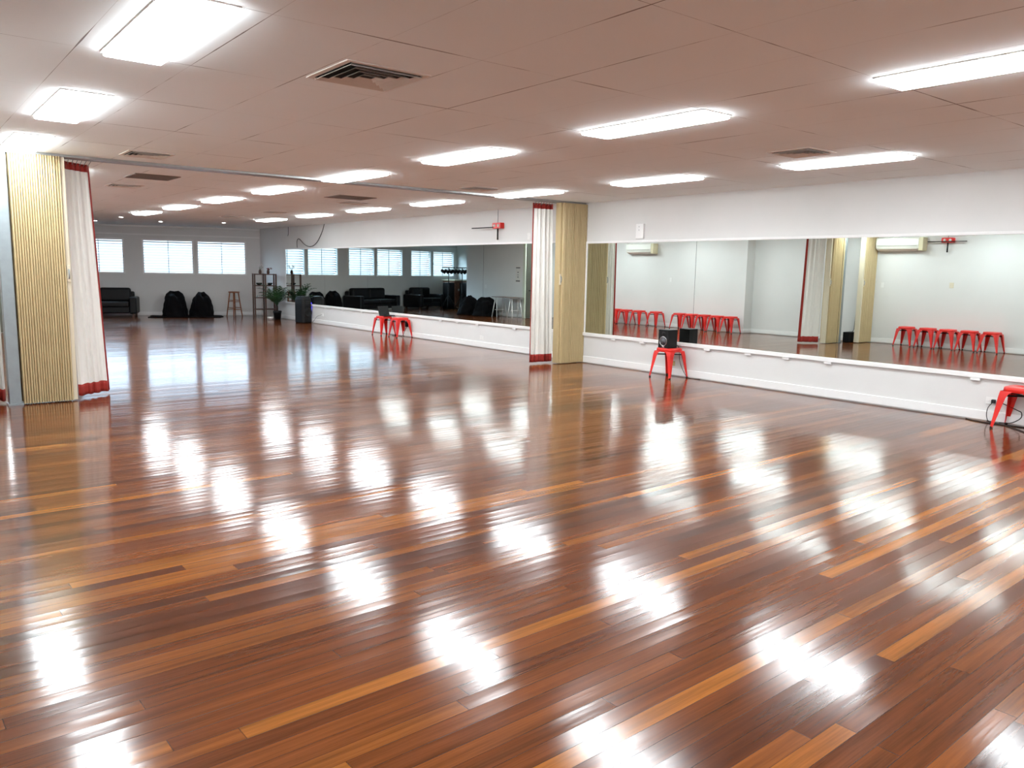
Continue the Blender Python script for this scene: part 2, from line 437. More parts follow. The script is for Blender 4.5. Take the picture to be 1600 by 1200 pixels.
for cn, x in cols.items():
    for kk in range(-3, 7):
        y = 9.485 + 2.53*kk if kk <= 0 else 9.485 + 2.53*kk
        beyond = kk > 0
        nth = ORD[kk-1] if beyond else ORD[-kk]
        lab = f'white rectangular ceiling light, {nth} {"beyond" if beyond else "before"} the partition track in the {cn} row'
        if kk > 4: continue
        o = lp if first else copy_tree(lp)
        first = False
        o.location = (x if not (cn == 'left' and kk > 0) else 1.95, y-(.13 if cn == 'left' and kk == 0 else 0), H); tag(o, lab, 'light', f'rectangular ceiling lights')  # left row beyond the track is unseen, added off-grid to brighten the left wall
    # two more behind the camera
    for kk in (-4, -5):
        o = copy_tree(lp); o.location = (x, 9.485+2.53*kk, H)
        tag(o, f'white rectangular ceiling light, {ORD[-kk]} before the partition track in the {cn} row', 'light', 'rectangular ceiling lights')
# row beside the entrance behind the camera
dl = thing('downlight', 'x', 'light')
MB().lathe([(.06, -.006), (.06, 0)], n=20).obj('trim_ring', 'white_metal', dl)
MB().lathe([(.045, -.009), (.045, -.004)], n=20).obj('lens', 'spot', dl)
for i, ((x, y), lab) in enumerate(zip([(4.74, 24.6), (4.86, 22.12), (6.12, 23.34), (7.49, 22.31)],
        ['small round downlight nearest the left curtain, close to the far wall', 'small round downlight just beyond the last left-hand ceiling light',
         'small round downlight above the black bean bags', 'small round downlight above the wooden bar stool'])):
    o = dl if i == 0 else copy_tree(dl); o.location = (x if not (cn == 'left' and kk > 0) else 1.95, y-(.13 if cn == 'left' and kk == 0 else 0), H); tag(o, lab, 'light', 'small downlights by the far wall')

# air vents
def vent(loc, size, label):
    v = thing('ceiling_vent', label, 'vent', loc, group='square ceiling vents')
    h = size/2; f = MB(); b = .035
    for q in ((-h, -h+b, -h, h), (h-b, h, -h, h), (-h+b, h-b, -h, -h+b), (-h+b, h-b, h-b, h)): f.box(*q, -.008, 0)
    f.obj('vent_frame', 'vent', v, bevel=.002)
    MB().box(-h+b, h-b, -h+b, h-b, -.002, 0).obj('backing', 'vent_dark', v)
    lv = MB()
    for i in range(4):
        a = h-b-.004-i*(h-b)/4.3; c = a-.022
        if c < .01: break
        for sx, sy in ((1, 0), (-1, 0), (0, 1), (0, -1)):
            if sx: q = [(sx*c, -c, -.003), (sx*c, c, -.003), (sx*a, a, -.018), (sx*a, -a, -.018)]
            else: q = [(-c, sy*c, -.003), (c, sy*c, -.003), (a, sy*a, -.018), (-a, sy*a, -.018)]
            q2 = [(x, y, z-.002) for x, y, z in q]
            lv.add(q+q2, [(0, 1, 2, 3), (7, 6, 5, 4), (0, 4, 5, 1), (1, 5, 6, 2), (2, 6, 7, 3), (3, 7, 4, 0)])
    lv.obj('louvres', 'vent', v)
    return v
vent((2.44, 4.56, H), .56, 'large square ceiling vent between the two nearest ceiling lights')
vent((2.34, 9.35, H), .46, 'square ceiling vent above the left folding partition')
vent((2.98, 13.25, H), .46, 'square ceiling vent just beyond the grey grille on the left')
vent((6.78, 13.25, H), .46, 'square ceiling vent just beyond the grey grille in the middle')
vent((6.96, 4.42, H), .46, 'square ceiling vent beside the right-hand ceiling light row')
vent((6.86, 9.5, H), .46, 'square ceiling vent before the right end of the partition track')
vent((6.8, 16.95, H), .46, 'small dark ceiling vent near the far end of the middle light row')
vent((6.7, 19.4, H), .46, 'farthest dark ceiling vent, above the far bean bags')
def grille(loc, sx, sy, label):
    v = thing('return_air_grille', label, 'grille', loc, group='grey return air grilles')
    f = MB(); a, b = sx/2, sy/2; t = .02
    for q in ((-a, -a+t, -b, b), (a-t, a, -b, b), (-a+t, a-t, -b, -b+t), (-a+t, a-t, b-t, b)): f.box(*q, -.01, 0)
    f.obj('grille_frame', 'grille', v)
    g = MB().box(-a+t, a-t, -b+t, b-t, -.002, 0)
    n = 22
    for i in range(n):
        y = -b+t+(2*b-2*t)*(i+.5)/n; g.box(-a+t, a-t, y-.006, y+.006, -.008, -.002)
    g.obj('slats', 'grille', v)
grille((2.97, 11.65, H), .57, .62, 'flat grey air grille beyond the track on the left')
grille((6.25, 12.33, H), .68, .58, 'flat grey air grille between the middle and right light rows')

# ------------------------------------------------------------------ partition track, folding partitions, curtains
tr = thing('ceiling_track', 'long grey metal partition track crossing the ceiling', 'track', (0, 0, 0))
MB().box(XM, XW, YP-.055, YP+.055, H-.028, H).obj('rail', 'alu', tr, bevel=.003)
MB().box(XM, XW, YP+.085, YP+.125, H-.03, H).obj('curtain_rail', 'alu', tr, bevel=.003)

def partition(x_wall, x_lead, y, label, n, amp, post=None, xlatch=None, rz=0, z_lat=1.43):
    """pleated stack from x_wall to x_lead"""
    sgn = 1 if x_lead > x_wall else -1
    p = thing('folding_partition', label, 'partition', (0, 0, 0), group='tan folding partitions')
    # two faces of rounded vertical folds with narrow grooves between them
    L = abs(x_lead-x_wall)-.045; m = MB(); rn = random.Random(n)
    cuts = [0.]+[(i+rn.uniform(-.10, .10))/n for i in range(1, n)]+[1.]
    for side in (-1, 1):
        ring = []
        for i in range(n):
            dp = amp+rn.uniform(-.006, .006)
            for f, g in ((.05, -.034), (.17, -.008), (.36, 0), (.64, 0), (.83, -.008), (.95, -.034)):
                t = cuts[i]+(cuts[i+1]-cuts[i])*f
                ring.append((x_wall+sgn*t*L, y+side*(dp+g)))
        m.grid(lambda u, vv: (*ring[round(u*(len(ring)-1))], .014+vv*(H-.03-.014)), len(ring)-1, 1, smooth=False)
    m.obj('pleats', 'vinyl', p, solid=.003)
    a, b = sorted((x_lead, x_lead-sgn*.045))
    lp_ = MB().box(a, b, y-.06, y+.06, .012, H-.03).obj('lead_post', 'cream' if sgn > 0 else 'vinyl', p, bevel=.006)
    xl = x_lead-sgn*.022
    MB().box(xl-.018, xl+.018, y-.078, y-.06, 1.34, 1.52).obj('latch_plate', 'cream', lp_, bevel=.003)
    MB().tube([(xl, y-.078, 1.48), (xl, y-.095, 1.46), (xl, y-.095, 1.40), (xl, y-.078, 1.38)], .008).obj('pull_handle', 'steel', lp_)
    return p
partition(1.13, 1.665, YP, 'tan folding partition stacked at the left beside the grey post', 20, .10)
partition(XW-.005, 8.935, YP, 'tan folding partition stacked against the mirror wall', 26, .10)
partition(XL+.005, .74, 9.80, 'narrow tan folding partition on the left wall, seen in the mirror', 14, .07)
jp = thing('steel_post', 'grey steel post at the left edge, from floor to ceiling', 'post')
MB().box(1.0, 1.115, YP-.075, YP+.075, .004, H-.002).obj('post', 'steel', jp, bevel=.005)
MB().box(.985, 1.13, YP-.09, YP+.09, 0, .02).obj('base_plate', 'steel', jp)
MB().box(1.115, 1.122, YP-.02, YP+.02, .02, H-.03).obj('channel', 'alu', jp)

def curtain(label, x0t, x1t, x0b, x1b, y, folds, amp, edge_side, skew=0., ew=.045, ztop=H-.055, zbot=.028, seed=1):
    rnd = random.Random(seed); ph = [rnd.uniform(0, 6.28) for _ in range(4)]
    p = thing('curtain', label, 'curtain', group='white curtains with red bands')
    def S(u, v, off=0.):
        # v 0 at the floor, 1 at the rail; folds tighten upwards
        x = (x0b+(x1b-x0b)*u)*(1-v)+(x0t+(x1t-x0t)*u)*v
        uu = u + .03*math.sin(2*math.pi*u*1.7+ph[0])
        a = amp*(.8+.4*math.sin(3*u+ph[1]))*(1-.25*v)
        yy = y + skew*u + a*math.sin(2*math.pi*folds*uu+ph[2]) + .25*a*math.sin(2*math.pi*folds*2.3*uu+ph[3]+2.*v)
        z = zbot+(ztop-zbot)*v + .004*math.sin(2*math.pi*folds*uu+1)*(1-v)
        return (x, yy-off, z)
    MB().grid(S, 140, 24).obj('fabric', 'curtain', p, solid=.003)
    hb = .05
    MB().grid(lambda u, v: S(u, .004+v*hb-.004), 140, 3).obj('hem_band', 'redband', p, solid=.008)
    MB().grid(lambda u, v: S(u, 1-.030+v*.032), 140, 3).obj('heading_band', 'redband', p, solid=.008)
    w_ = ew/max(abs(x1b-x0b), .1)
    if edge_side > 0: MB().grid(lambda u, v: S(1-w_+u*w_*1.02, v), 6, 24).obj('edge_band', 'redband', p, solid=.008)
    elif edge_side < 0: MB().grid(lambda u, v: S(-.02*w_+u*w_, v), 6, 24).obj('edge_band', 'redband', p, solid=.008)
    nh = 7 if abs(x1t-x0t) > .26 else 4
    for i in range(nh):
        q = S((i+.5)/nh, 1.); MB().tube([(q[0], q[1], q[2]-.02), (q[0], YP+.105, H-.028)], .004, 6).obj('hook', 'steel', p)
    return p
curtain('white curtain with red bands beside the left folding partition', 1.665, 1.985, 1.70, 2.085, 10.22, 4, .04, 1, .27, .028, seed=3)
curtain('white curtain with red bands beside the right folding partition', 8.515, 8.92, 8.50, 8.97, 10.29, 5, .05, -1, 0., .024, seed=5)
curtain('narrow white curtain with red hem at the extreme left edge', .74, .98, .72, .985, 10.26, 4, .03, 0, seed=8)

# ------------------------------------------------------------------ red metal stools
def make_stool():
    r = thing('metal_stool', 'x', 'stool')
    hs, hf, zt = .153, .205, .45
    # seat: dished square pan with rounded corners, hand hole, rolled apron
    s = MB(); N = 28
    def rsq(h, rr, k):
        t = 2*math.pi*(k+.5)/N; c, sn = math.cos(t), math.sin(t)
        e = 5.
        q = (abs(c)**e+abs(sn)**e)**(-1/e); return (h*c*q, h*sn*q)
    rings = [(.022, zt-.006), (.022, zt-.001), (.10, zt-.001), (hs-.014, zt), (hs-.004, zt-.004), (hs, zt-.012), (hs+.006, zt-.055), (hs+.003, zt-.057), (hs-.003, zt-.014), (hs-.016, zt-.004), (.10, zt-.005), (.022, zt-.006)]
    vs = []
    for h, z in rings:
        for kk in range(N):
            x, y = rsq(h, 0, kk) if h > .03 else (h*math.cos(2*math.pi*(kk+.5)/N), h*math.sin(2*math.pi*(kk+.5)/N))
            vs.append((x, y, z))
    fs = [(i*N+j, i*N+(j+1) % N, (i+1)*N+(j+1) % N, (i+1)*N+j) for i in range(len(rings)-1) for j in range(N)]
    s.add(vs, fs, True)
    s.obj('seat', 'red', r)
    # legs: folded sheet angle, wide under the seat, narrow at the floor
    for sx in (-1, 1):
        for sy in (-1, 1):
            m = MB(); lv = [(zt-.045, hs+.004, .118), (zt-.075, hs+.010, .085), (zt-.12, hs+.017, .070), (.25, hs+.024, .056), (.03, hf-.003, .026), (.008, hf, .024)]
            for axis in (0, 1):
                vs = []
                for z, h, w_ in lv:
                    if axis == 0: vs += [(sx*h, sy*h, z), (sx*(h-w_), sy*h, z)]
                    else: vs += [(sx*h, sy*h, z), (sx*h, sy*(h-w_), z)]
                m.add(vs, [(2*i, 2*i+1, 2*i+3, 2*i+2) for i in range(len(lv)-1)])
            lg = m.obj('leg', 'red', r, solid=.004)
            MB().lathe([(.011, 0), (.016, .004), (.016, .016), (.012, .022)], (sx*(hf-.01), sy*(hf-.01), 0), 12).obj('rubber_foot', 'rubber', lg)
    z = zt-.095
    for a in (1, -1):
        MB().bar((-.165, -.165*a, z+.003*a), (.165, .165*a, z+.003*a), .004, .018).obj('cross_brace', 'darkwood' if 0 else 'rubber', r)
    return r
st0 = make_stool()
first = True
def stool(x, y, rz, label, group=None):
    global first
    if first: o = st0; first = False
    else: o = copy_tree(st0)
    o.location = (x, y, 0); o.rotation_euler = (0, 0, rz); tag(o, label, 'stool', group); return o
stool(9.285, 7.9, 0, 'red metal stool holding a black monitor speaker, by the mirror wall')
stool(9.305, 3.125, 0, 'red metal stool at the right edge above tangled black cables')
stool(9.28, 16.65, R(3), 'red metal stool under the open black laptop by the far mirror', 'pair of stools by the far mirror')
stool(9.31, 15.93, R(-2), 'nearer of two red metal stools by the far mirror, nothing standing on it', 'pair of stools by the far mirror')
for i, y in enumerate([6.96, 7.42, 7.87, 8.31, 8.79]):
    stool(XL+.218, y, 0, ['red stool at the right end of the near row of five, seen in the mirror', 'fourth red stool from the left in the near mirrored row of five',
          'middle red stool of the near mirrored row of five', 'second red stool from the left in the near mirrored row of five',
          'red stool at the left end of the near row of five, seen in the mirror'][i], 'five red stools along the near left wall')
for i, y in enumerate([13.24, 13.68, 14.12, 14.56, 15.0]):
    stool(1.0, y, 0, ['red stool at the right end of the tight far mirrored row, by the white pier', 'fourth red stool from the left in the tight far mirrored row',
          'middle red stool of the tight far mirrored row', 'second red stool from the left in the tight far mirrored row',
          'red stool at the left end of the tight far mirrored row'][i], 'five red stools packed along the far left wall')
for i, y in enumerate([15.9, 16.57, 17.1, 17.54, 17.98]):
    stool(1.0, y, 0, ['lone red stool mirrored above the black monitor speaker, below the far air conditioner', 'second red stool leftwards from the gap in the far mirrored row',
          'third red stool leftwards from the gap in the far mirrored row', 'fourth red stool leftwards from the gap in the far mirrored row',
          'leftmost mirrored red stool, partly hidden by the curtain edge'][i], 'five red stools under the far air conditioner')

# ------------------------------------------------------------------ monitor speaker on the stool, laptop
sp = thing('monitor_speaker', 'small black monitor speaker standing on the red stool', 'speaker', (9.265, 7.925, .4505))
MB().box(-.1, .1, -.1, .1, 0, .275).obj('cabinet', 'black', sp, bevel=.006)
MB().lathe([(.074, -.001), (.074, -.006), (.066, -.008), (.064, -.001)], (-.1, 0, .1), 28, 'x').obj('woofer_ring', 'silver', sp)
MB().lathe([(.064, -.002), (.030, .018), (.026, .004), (.012, -.004), (.001, -.006)], (-.1, 0, .1), 28, 'x').obj('woofer_cone', 'cone', sp)
MB().lathe([(.032, 0), (.032, -.004), (.02, -.004), (.012, -.008), (.001, -.011)], (-.1, 0, .215), 24, 'x').obj('tweeter', 'rubber', sp)
MB().box(-.102, -.1, -.022, .022, .012, .02).obj('badge', 'ceramic', sp)
MB().box(.0999, .102, -.025, .025, .02, .03).obj('rear_plate', 'ceramic', sp)
lt = thing('laptop', 'black laptop standing open on the farther red stool', 'laptop', (9.33, 16.58, .4505), R(8))
MB().box(-.15, .15, -.11, .11, 0, .018).obj('keyboard_base', 'black', lt, bevel=.004)
X = Matrix.Translation((0, .105, .016)) @ Matrix.Rotation(R(-18), 4, 'X')
MB().box(-.15, .15, -.006, .006, 0, .22, X).obj('screen', 'black', lt, bevel=.004)
ps = thing('power_supply', 'black plug pack on the wall under the two red stools', 'plug', (XW, 15.95, .28))
MB().box(-.05, -.006, -.035, .035, -.05, .05).obj('body', 'black', ps, bevel=.005)
MB().tube(catmull([(-.03, 0, -.05), (-.06, .05, -.18), (-.1, .1, -.272), (-.2, .3, -.272), (-.12, .5, -.272)]), .004, 6).obj('cord', 'rubber', ps)

def cable(label, pts, r=.004, name='cable', grp=None):
    o = MB().tube(catmull(pts), r, 7).obj(name, 'rubber'); return tag(o, label, 'cable', grp)
def plate(loc, sz, axis, label, m='white_metal', name='wall_outlet', cat='outlet', detail='switch'):
    p = thing(name, label, cat, loc)
    a, b = sz
    MB().box(-.0 if axis > 0 else -.009, .009 if axis > 0 else 0, -a/2, a/2, -b/2, b/2).obj('cover_plate', m, p, bevel=.002)
    for yy in ((-a*.22), (a*.22)):
        MB().box(.009 if axis > 0 else -.013, .013 if axis > 0 else -.009, yy-.008, yy+.008, -.012, .012).obj(detail, m, p, bevel=.001)
    return p
plate((XW, 8.03, .19), (.115, .075), -1, 'beige wall outlet behind the stool with the speaker', 'beige')
cable('thin black cable hanging from the speaker down to the floor', [(9.386, 7.88, .50), (9.43, 7.88, .485), (9.468, 7.87, .43), (9.472, 7.85, .25), (9.46, 7.76, .1), (9.47, 7.66, .006), (9.48, 7.45, .006)], .004)
plate((XW, 3.49, .235), (.115, .075), -1, 'white wall outlet behind the right edge stool')
pl = thing('power_plug', 'black plug in the white outlet beside the right edge stool', 'plug', (XW-.013, 3.46, .235))
MB().box(-.045, 0, -.018, .018, -.02, .02).obj('plug_body', 'rubber', pl, bevel=.005)
MB().tube(catmull([(-.04, .0, -.01), (-.05, .04, -.08), (-.05, .04, -.18), (-.07, -.02, -.226), (-.09, -.25, -.228)]), .004, 7).obj('cord', 'rubber', pl)
cable('black floor cable along the skirting behind the right edge stool', [(9.47, 3.72, .006), (9.40, 3.6, .006), (9.38, 3.4, .006), (9.42, 3.2, .006), (9.44, 3.05, .006), (9.42, 2.8, .006), (9.4, 2.4, .006)], .006)
cable('black cable looping forward across the floor under the right edge stool', [(9.46, 3.5, .014), (9.42, 3.35, .007), (9.3, 3.18, .006), (9.12, 3.0, .006), (9.0, 2.93, .006), (8.9, 2.85, .006), (8.92, 2.7, .006), (9.1, 2.55, .006)], .005)
cable('black cable rising in a curl up the wall behind the right edge stool', [(9.47, 3.38, .012), (9.47, 3.26, .03), (9.48, 3.18, .09), (9.49, 3.18, .15), (9.49, 3.22, .17), (9.49, 3.3, .2), (9.49, 3.42, .24)], .005)
plate((XW, 13.03, .2), (.115, .075), -1, 'white wall outlet below the mirror by the right curtain')
plate((XW, 20.5, .26), (.115, .075), -1, 'white wall outlet beside the tall black loudspeaker')
cable('thin black power lead curling from outlet to the tall loudspeaker', [(9.5, 20.5, .27), (9.47, 20.55, .25), (9.46, 20.75, .2), (9.44, 20.9, .08), (9.42, 21.05, .006), (9.40, 21.22, .006)], .004)
sw = thing('control_box', 'white control box high on the wall above the near mirror', 'box', (XW, 8.79, 2.215))
MB().box(-.035, 0, -.08, .08, -.115, .115).obj('housing', 'trim', sw, bevel=.006)
for zz in (.02, .07): MB().lathe([(.007, -.04), (.007, -.035)], (0, .01, zz), 12, 'x').obj('knob', 'steel', sw)
plate((XW, 11.58, 2.2), (.08, .12), -1, 'small white switch plate high beside the right curtain', name='wall_switch', cat='switch')
plate((XL, 9.55, 1.39), (.08, .12), 1, 'white wall switch below the near air conditioner, seen in mirror', name='wall_switch', cat='switch')
plate((XL, 7.98, 1.42), (.09, .12), 1, 'cream wall switch above the near row of stools, seen in mirror', 'cream', name='wall_switch', cat='switch')
plate((XB, 15.6, 1.39), (.08, .12), 1, 'small white switch right of the far air conditioner, seen in mirror', name='wall_switch', cat='switch')

# red brackets with black rods
def bracket(loc, flip, label):
    b = thing('wall_bracket', label, 'bracket', loc, group='red wall brackets with rods')
    s = flip
    MB().box(*sorted((-s*.10, 0)), -.13, .13, -.055, .055).obj('red_block', 'red', b, bevel=.008)
    for yy in (-.06, .06): MB().lathe([(.03, -s*.102), (.03, -s*.1)], (0, yy, .0), 14, 'x').obj('bolt_cap', 'ceramic', b)
    MB().tube([(-s*.06, 0, -.05), (-s*.06, 0, -.27)], .016, 10).obj('lower_rod', 'black', b)
    MB().tube([(-s*.06, 0, .05), (-s*.06, 0, H-loc[2])], .006, 8).obj('suspension_rod', 'steel', b)
    return b
b1 = bracket((XW, 12.47, 2.42), 1, 'red bracket with black rods on the wall above the far mirror')
MB().bar((-.09, .08, -.03), (-.16, .72, -.035), .022, .018).obj('side_arm', 'black', b1)
b2 = bracket((XL, 8.12, 2.42), -1, 'red bracket with black T-shaped rods, seen in the near mirror')
MB().bar((.11, -.42, -.03), (.11, .42, -.03), .022, .018).obj('side_arm', 'black', b2)

# hanging cable and hooks on the far mirror wall
cable('black cable drooping in a loop from the ceiling over the far mirror', [(9.49, 20.26, 2.715), (9.49, 20.42, 2.5), (9.49, 20.75, 2.24), (9.49, 21.15, 2.13), (9.49, 21.55, 2.19), (9.49, 21.85, 2.33), (9.49, 21.98, 2.36), (9.49, 22.08, 2.3), (9.49, 22.08, 2.11)], .008)
cable('short thin cord hanging from the ceiling near the far corner', [(9.49, 22.69, 2.72), (9.49, 22.69, 2.6), (9.485, 22.69, 2.5), (9.48, 22.72, 2.46)], .006)

# ------------------------------------------------------------------ air conditioners
def aircon(x, yc, zc, L, label):
    a = thing('air_conditioner', label, 'air conditioner', (x, yc, zc), group='wall air conditioners')
    prof = [(0, -.15), (.12, -.15), (.20, -.10), (.225, -.02), (.22, .12), (.19, .15), (0, .15)]
    vs = [(px, s, pz) for s in (-L/2, L/2) for px, pz in prof]; n = len(prof)
    MB().add(vs, [tuple(range(n)), tuple(range(2*n-1, n-1, -1))]+[(i, (i+1) % n, n+(i+1) % n, n+i) for i in range(n)]).obj('body', 'acbody', a, bevel=.01)
    MB().box(0, .22, -L/2-.10, -L/2, -.155, .15).obj('side_cover', 'ackhaki', a, bevel=.012)
    X = Matrix.Translation((.165, 0, -.128)) @ Matrix.Rotation(R(-30), 4, 'Y')
    MB().box(-.055, .055, -L/2+.05, L/2-.05, -.012, -.004, X).obj('air_flap', 'vent', a, bevel=.002)
    MB().box(.2235, .2275, -L/2+.04, L/2-.04, -.045, -.04).obj('groove', 'ink', a)
    return a
aircon(XL, 9.19, 2.345, 1.0, 'white air conditioner high on the near left wall, seen in mirror')
aircon(XB, 16.75, 2.30, 1.0, 'white air conditioner high on the far left wall, seen in mirror')
bx = thing('black_crate', 'black box on the floor by the left partition, seen in mirror', 'box', (.68, 9.99, 0))
MB().box(-.17, .17, -.09, .09, .0, .25).obj('body', 'black', bx, bevel=.012)
MB().box(-.06, .06, -.094, -.09, .17, .2).obj('handle', 'rubber', bx)
cable('thin black cable running down the left wall to the black box', [(.415, 9.99, 2.35), (.415, 10.0, 1.6), (.42, 10.02, .8), (.43, 10.03, .42), (.5, 10.0, .3), (.58, 9.99, .256)], .006)

# ------------------------------------------------------------------ far hall: loudspeaker, shelf, palm
ls = thing('floor_loudspeaker', 'tall black loudspeaker with blue light ring by the far mirror', 'speaker', (9.28, 21.28, 0), R(20))
pr = [(-.18, -.15), (-.12, -.2), (.12, -.2), (.18, -.15), (.15, .15), (.09, .2), (-.09, .2), (-.15, .15)]
m = MB(); zs = [(0, .94), (.03, 1.), (.55, 1.), (.66, .96), (.73, .82), (.74, .75)]
vs = [(x*k_, y*k_, z) for z, k_ in zs for x, y in pr]; n = 8
m.add(vs, [(i*n+j, i*n+(j+1) % n, (i+1)*n+(j+1) % n, (i+1)*n+j) for i in range(len(zs)-1) for j in range(n)]+[tuple(range(n-1, -1, -1)), tuple(range((len(zs)-1)*n, len(zs)*n))])
m.obj('cabinet', 'black', ls, bevel=.012)
MB().lathe([(.14, -.205), (.14, -.212), (.11, -.212), (.10, -.204)], (0, 0, .3), 28, 'y').obj('woofer_ring', 'rubber', ls)
MB().lathe([(.10, -.202), (.04, -.19), (.001, -.2)], (0, 0, .3), 28, 'y').obj('woofer_cone', 'cone', ls)
MB().box(-.09, .09, -.206, -.196, .52, .62).obj('horn', 'rubber', ls, bevel=.008)
MB().box(.155, .192, -.10, .05, .38, .56).obj('light_ring', 'blue', ls, bevel=.015)
MB().tube([(-.08, .0, .735), (-.08, 0, .765), (.08, 0, .765), (.08, 0, .735)], .012).obj('carry_handle', 'rubber', ls)

sh = thing('open_shelf', 'dark brown open wooden shelf standing in the far corner', 'shelf', (9.12, 23.7, 0), R(-12))
w2, d2, ht = .31, .18, 1.34
for sx in (-1, -.0, 1):
    for sy in (-1, 1):
        MB().box(sx*w2-.021, sx*w2+.021, sy*d2-.021, sy*d2+.021, 0, ht).obj('post', 'darkwood', sh, bevel=.003)
for z in (.27, .62, .98, ht-.02):
    b_ = MB()
    b_.box(-w2, w2, -d2, -d2+.03, z-.014, z+.014).box(-w2, w2, d2-.03, d2, z-.014, z+.014)
    for i in range(5):
        y = -d2+.05+i*(2*d2-.1)/4; b_.box(-w2, w2, y-.026, y+.026, z-.004, z+.012)
    b_.obj('shelf_board', 'darkwood', sh, bevel=.002)
def onshelf(dx, dy, z):
    v = Matrix.Rotation(R(-12), 4, 'Z') @ Vector((dx, dy, 0)); return (9.12+v.x, 23.7+v.y, z)
bw = thing('bowl', 'black bowl on the upper board of the far shelf, left bay', 'bowl', onshelf(-.155, 0, .995))
MB().lathe([(.04, 0), (.075, .03), (.10, .07), (.094, .07), (.065, .03), (.03, .012), (.001, .01)], n=24).obj('bowl_body', 'black', bw)
bw2 = copy_tree(bw); bw2.location = onshelf(.155, .0, .995); bw2['label'] = 'black bowl on the upper board of the far shelf, right bay'
cp = thing('cup', 'small white cup between the black bowls on the far shelf', 'cup', onshelf(.05, -.12, .995))
MB().lathe([(.025, 0), (.035, .05), (.037, .075), (.033, .075), (.03, .05), (.001, .01)], n=20).obj('cup_body', 'ceramic', cp)
def flowers(loc, label, m, n, hh, seed):
    rn = random.Random(seed)
    p = thing('flower_vase', label, 'flowers', loc)
    MB().lathe([(.03, 0), (.045, .03), (.04, .09), (.022, .12), (.026, .13), (.02, .13), (.02, .02), (.001, .015)], n=20).obj('vase', 'darkwood', p)
    stx, fl = MB(), MB()
    for i in range(n):
        a = rn.uniform(0, 6.28); rr = rn.uniform(.02, .10); h_ = hh*rn.uniform(.75, 1)
        tip = Vector((rr*math.cos(a), rr*math.sin(a), h_))
        stx.tube(catmull([(0, 0, .1), (tip.x*.3, tip.y*.3, h_*.7), tip], 4), .003, 5)
        for j in range(5):
            t = j*2*math.pi/5; e = Vector((math.cos(t), math.sin(t)*.5, math.sin(t)*.8))*.04
            s_ = Vector((-e.y, e.x, .01))*.5
            fl.add([tip, tip+e*.6+s_, tip+e*1.2, tip+e*.6-s_], [(0, 1, 2, 3)])
    stx.obj('stems', 'leaf', p); fl.obj('blossoms', m, p, solid=.002)
flowers(onshelf(-.12, 0, ht-.004), 'white flowers in a vase on top of the far shelf', 'petal', 5, .28, 2)
flowers(onshelf(.12, .02, ht-.004), 'dark red flowers in a vase on top of the far shelf', 'redflower', 7, .17, 4)

PX, PY = 9.17, 22.86
pm = thing('potted_palm', 'leafy green palm in a dark pot beside the far shelf', 'plant', (PX, PY, 0))
MB().lathe([(.09, 0), (.115, .2), (.125, .22), (.125, .26), (.11, .26), (.105, .22), (.001, .215)], n=24).obj('pot', 'black', pm)
MB().lathe([(.108, .215), (.06, .228), (.001, .23)], n=20).obj('soil', 'soil', pm)
MB().tube(catmull([(0, 0, .2), (.01, .01, .34), (-.005, 0, .46)], 5), .022, 10, .014).obj('stem', 'soil', pm)
fr = MB(); rn = random.Random(12)
for i in range(20):
    a = i*2.4+rn.uniform(-.2, .2); Lf = rn.uniform(.55, .85); el = rn.uniform(.75, 1.35)
    if math.cos(a) > .55: el = max(el, 1.25); Lf *= .75
    hx = Vector((math.cos(a), math.sin(a), 0)); path = []
    for k_ in range(9):
        t = k_/8; e = el-1.0*t*t
        path.append((path[-1] + (hx*math.cos(e)+Vector((0, 0, 1))*math.sin(e))*Lf/8) if path else Vector((0, 0, .40+.01*(i % 3))))
    fr.tube(path, .005, 5, .002)
    for k_ in range(2, 9):
        d_ = (path[k_]-path[k_-1]).normalized(); side = d_.cross(Vector((0, 0, 1)))
        if side.length < .05: side = Vector((-hx.y, hx.x, 0))
        side.normalize(); up = side.cross(d_).normalized()
        for sg in (-1, 1):
            ll = .17*math.sin(math.pi*(k_/9.5)**.8)+.05
            tip = path[k_]+side*sg*ll*.75+d_*ll*.6-Vector((0, 0, .05))*ll
            mid = path[k_]+side*sg*ll*.4+d_*ll*.25+up*.01
            w_ = d_*.016
            w_ = w_*1.7
            fr.add([path[k_]-w_*.4, mid-w_, tip, mid+w_, path[k_]+w_*.4], [(0, 1, 2, 3, 4)])
# leaves bend away from the mirror and the shelf
fr.v = [(min(x, .24+.09*math.tanh((x-.24)/.3)) if x > .24 else x, y if y < .30 else .30+.12*math.tanh((y-.30)/.4), z) for x, y, z in fr.v]
fr.obj('fronds', 'leaf', pm)
sv = thing('saucer_bowl', 'small white bowl on the floor beside the palm pot', 'bowl', (8.93, 22.8, 0))
MB().lathe([(.05, 0), (.09, .05), (.1, .09), (.094, .09), (.08, .05), (.001, .015)], n=24).obj('bowl_body', 'ceramic', sv)

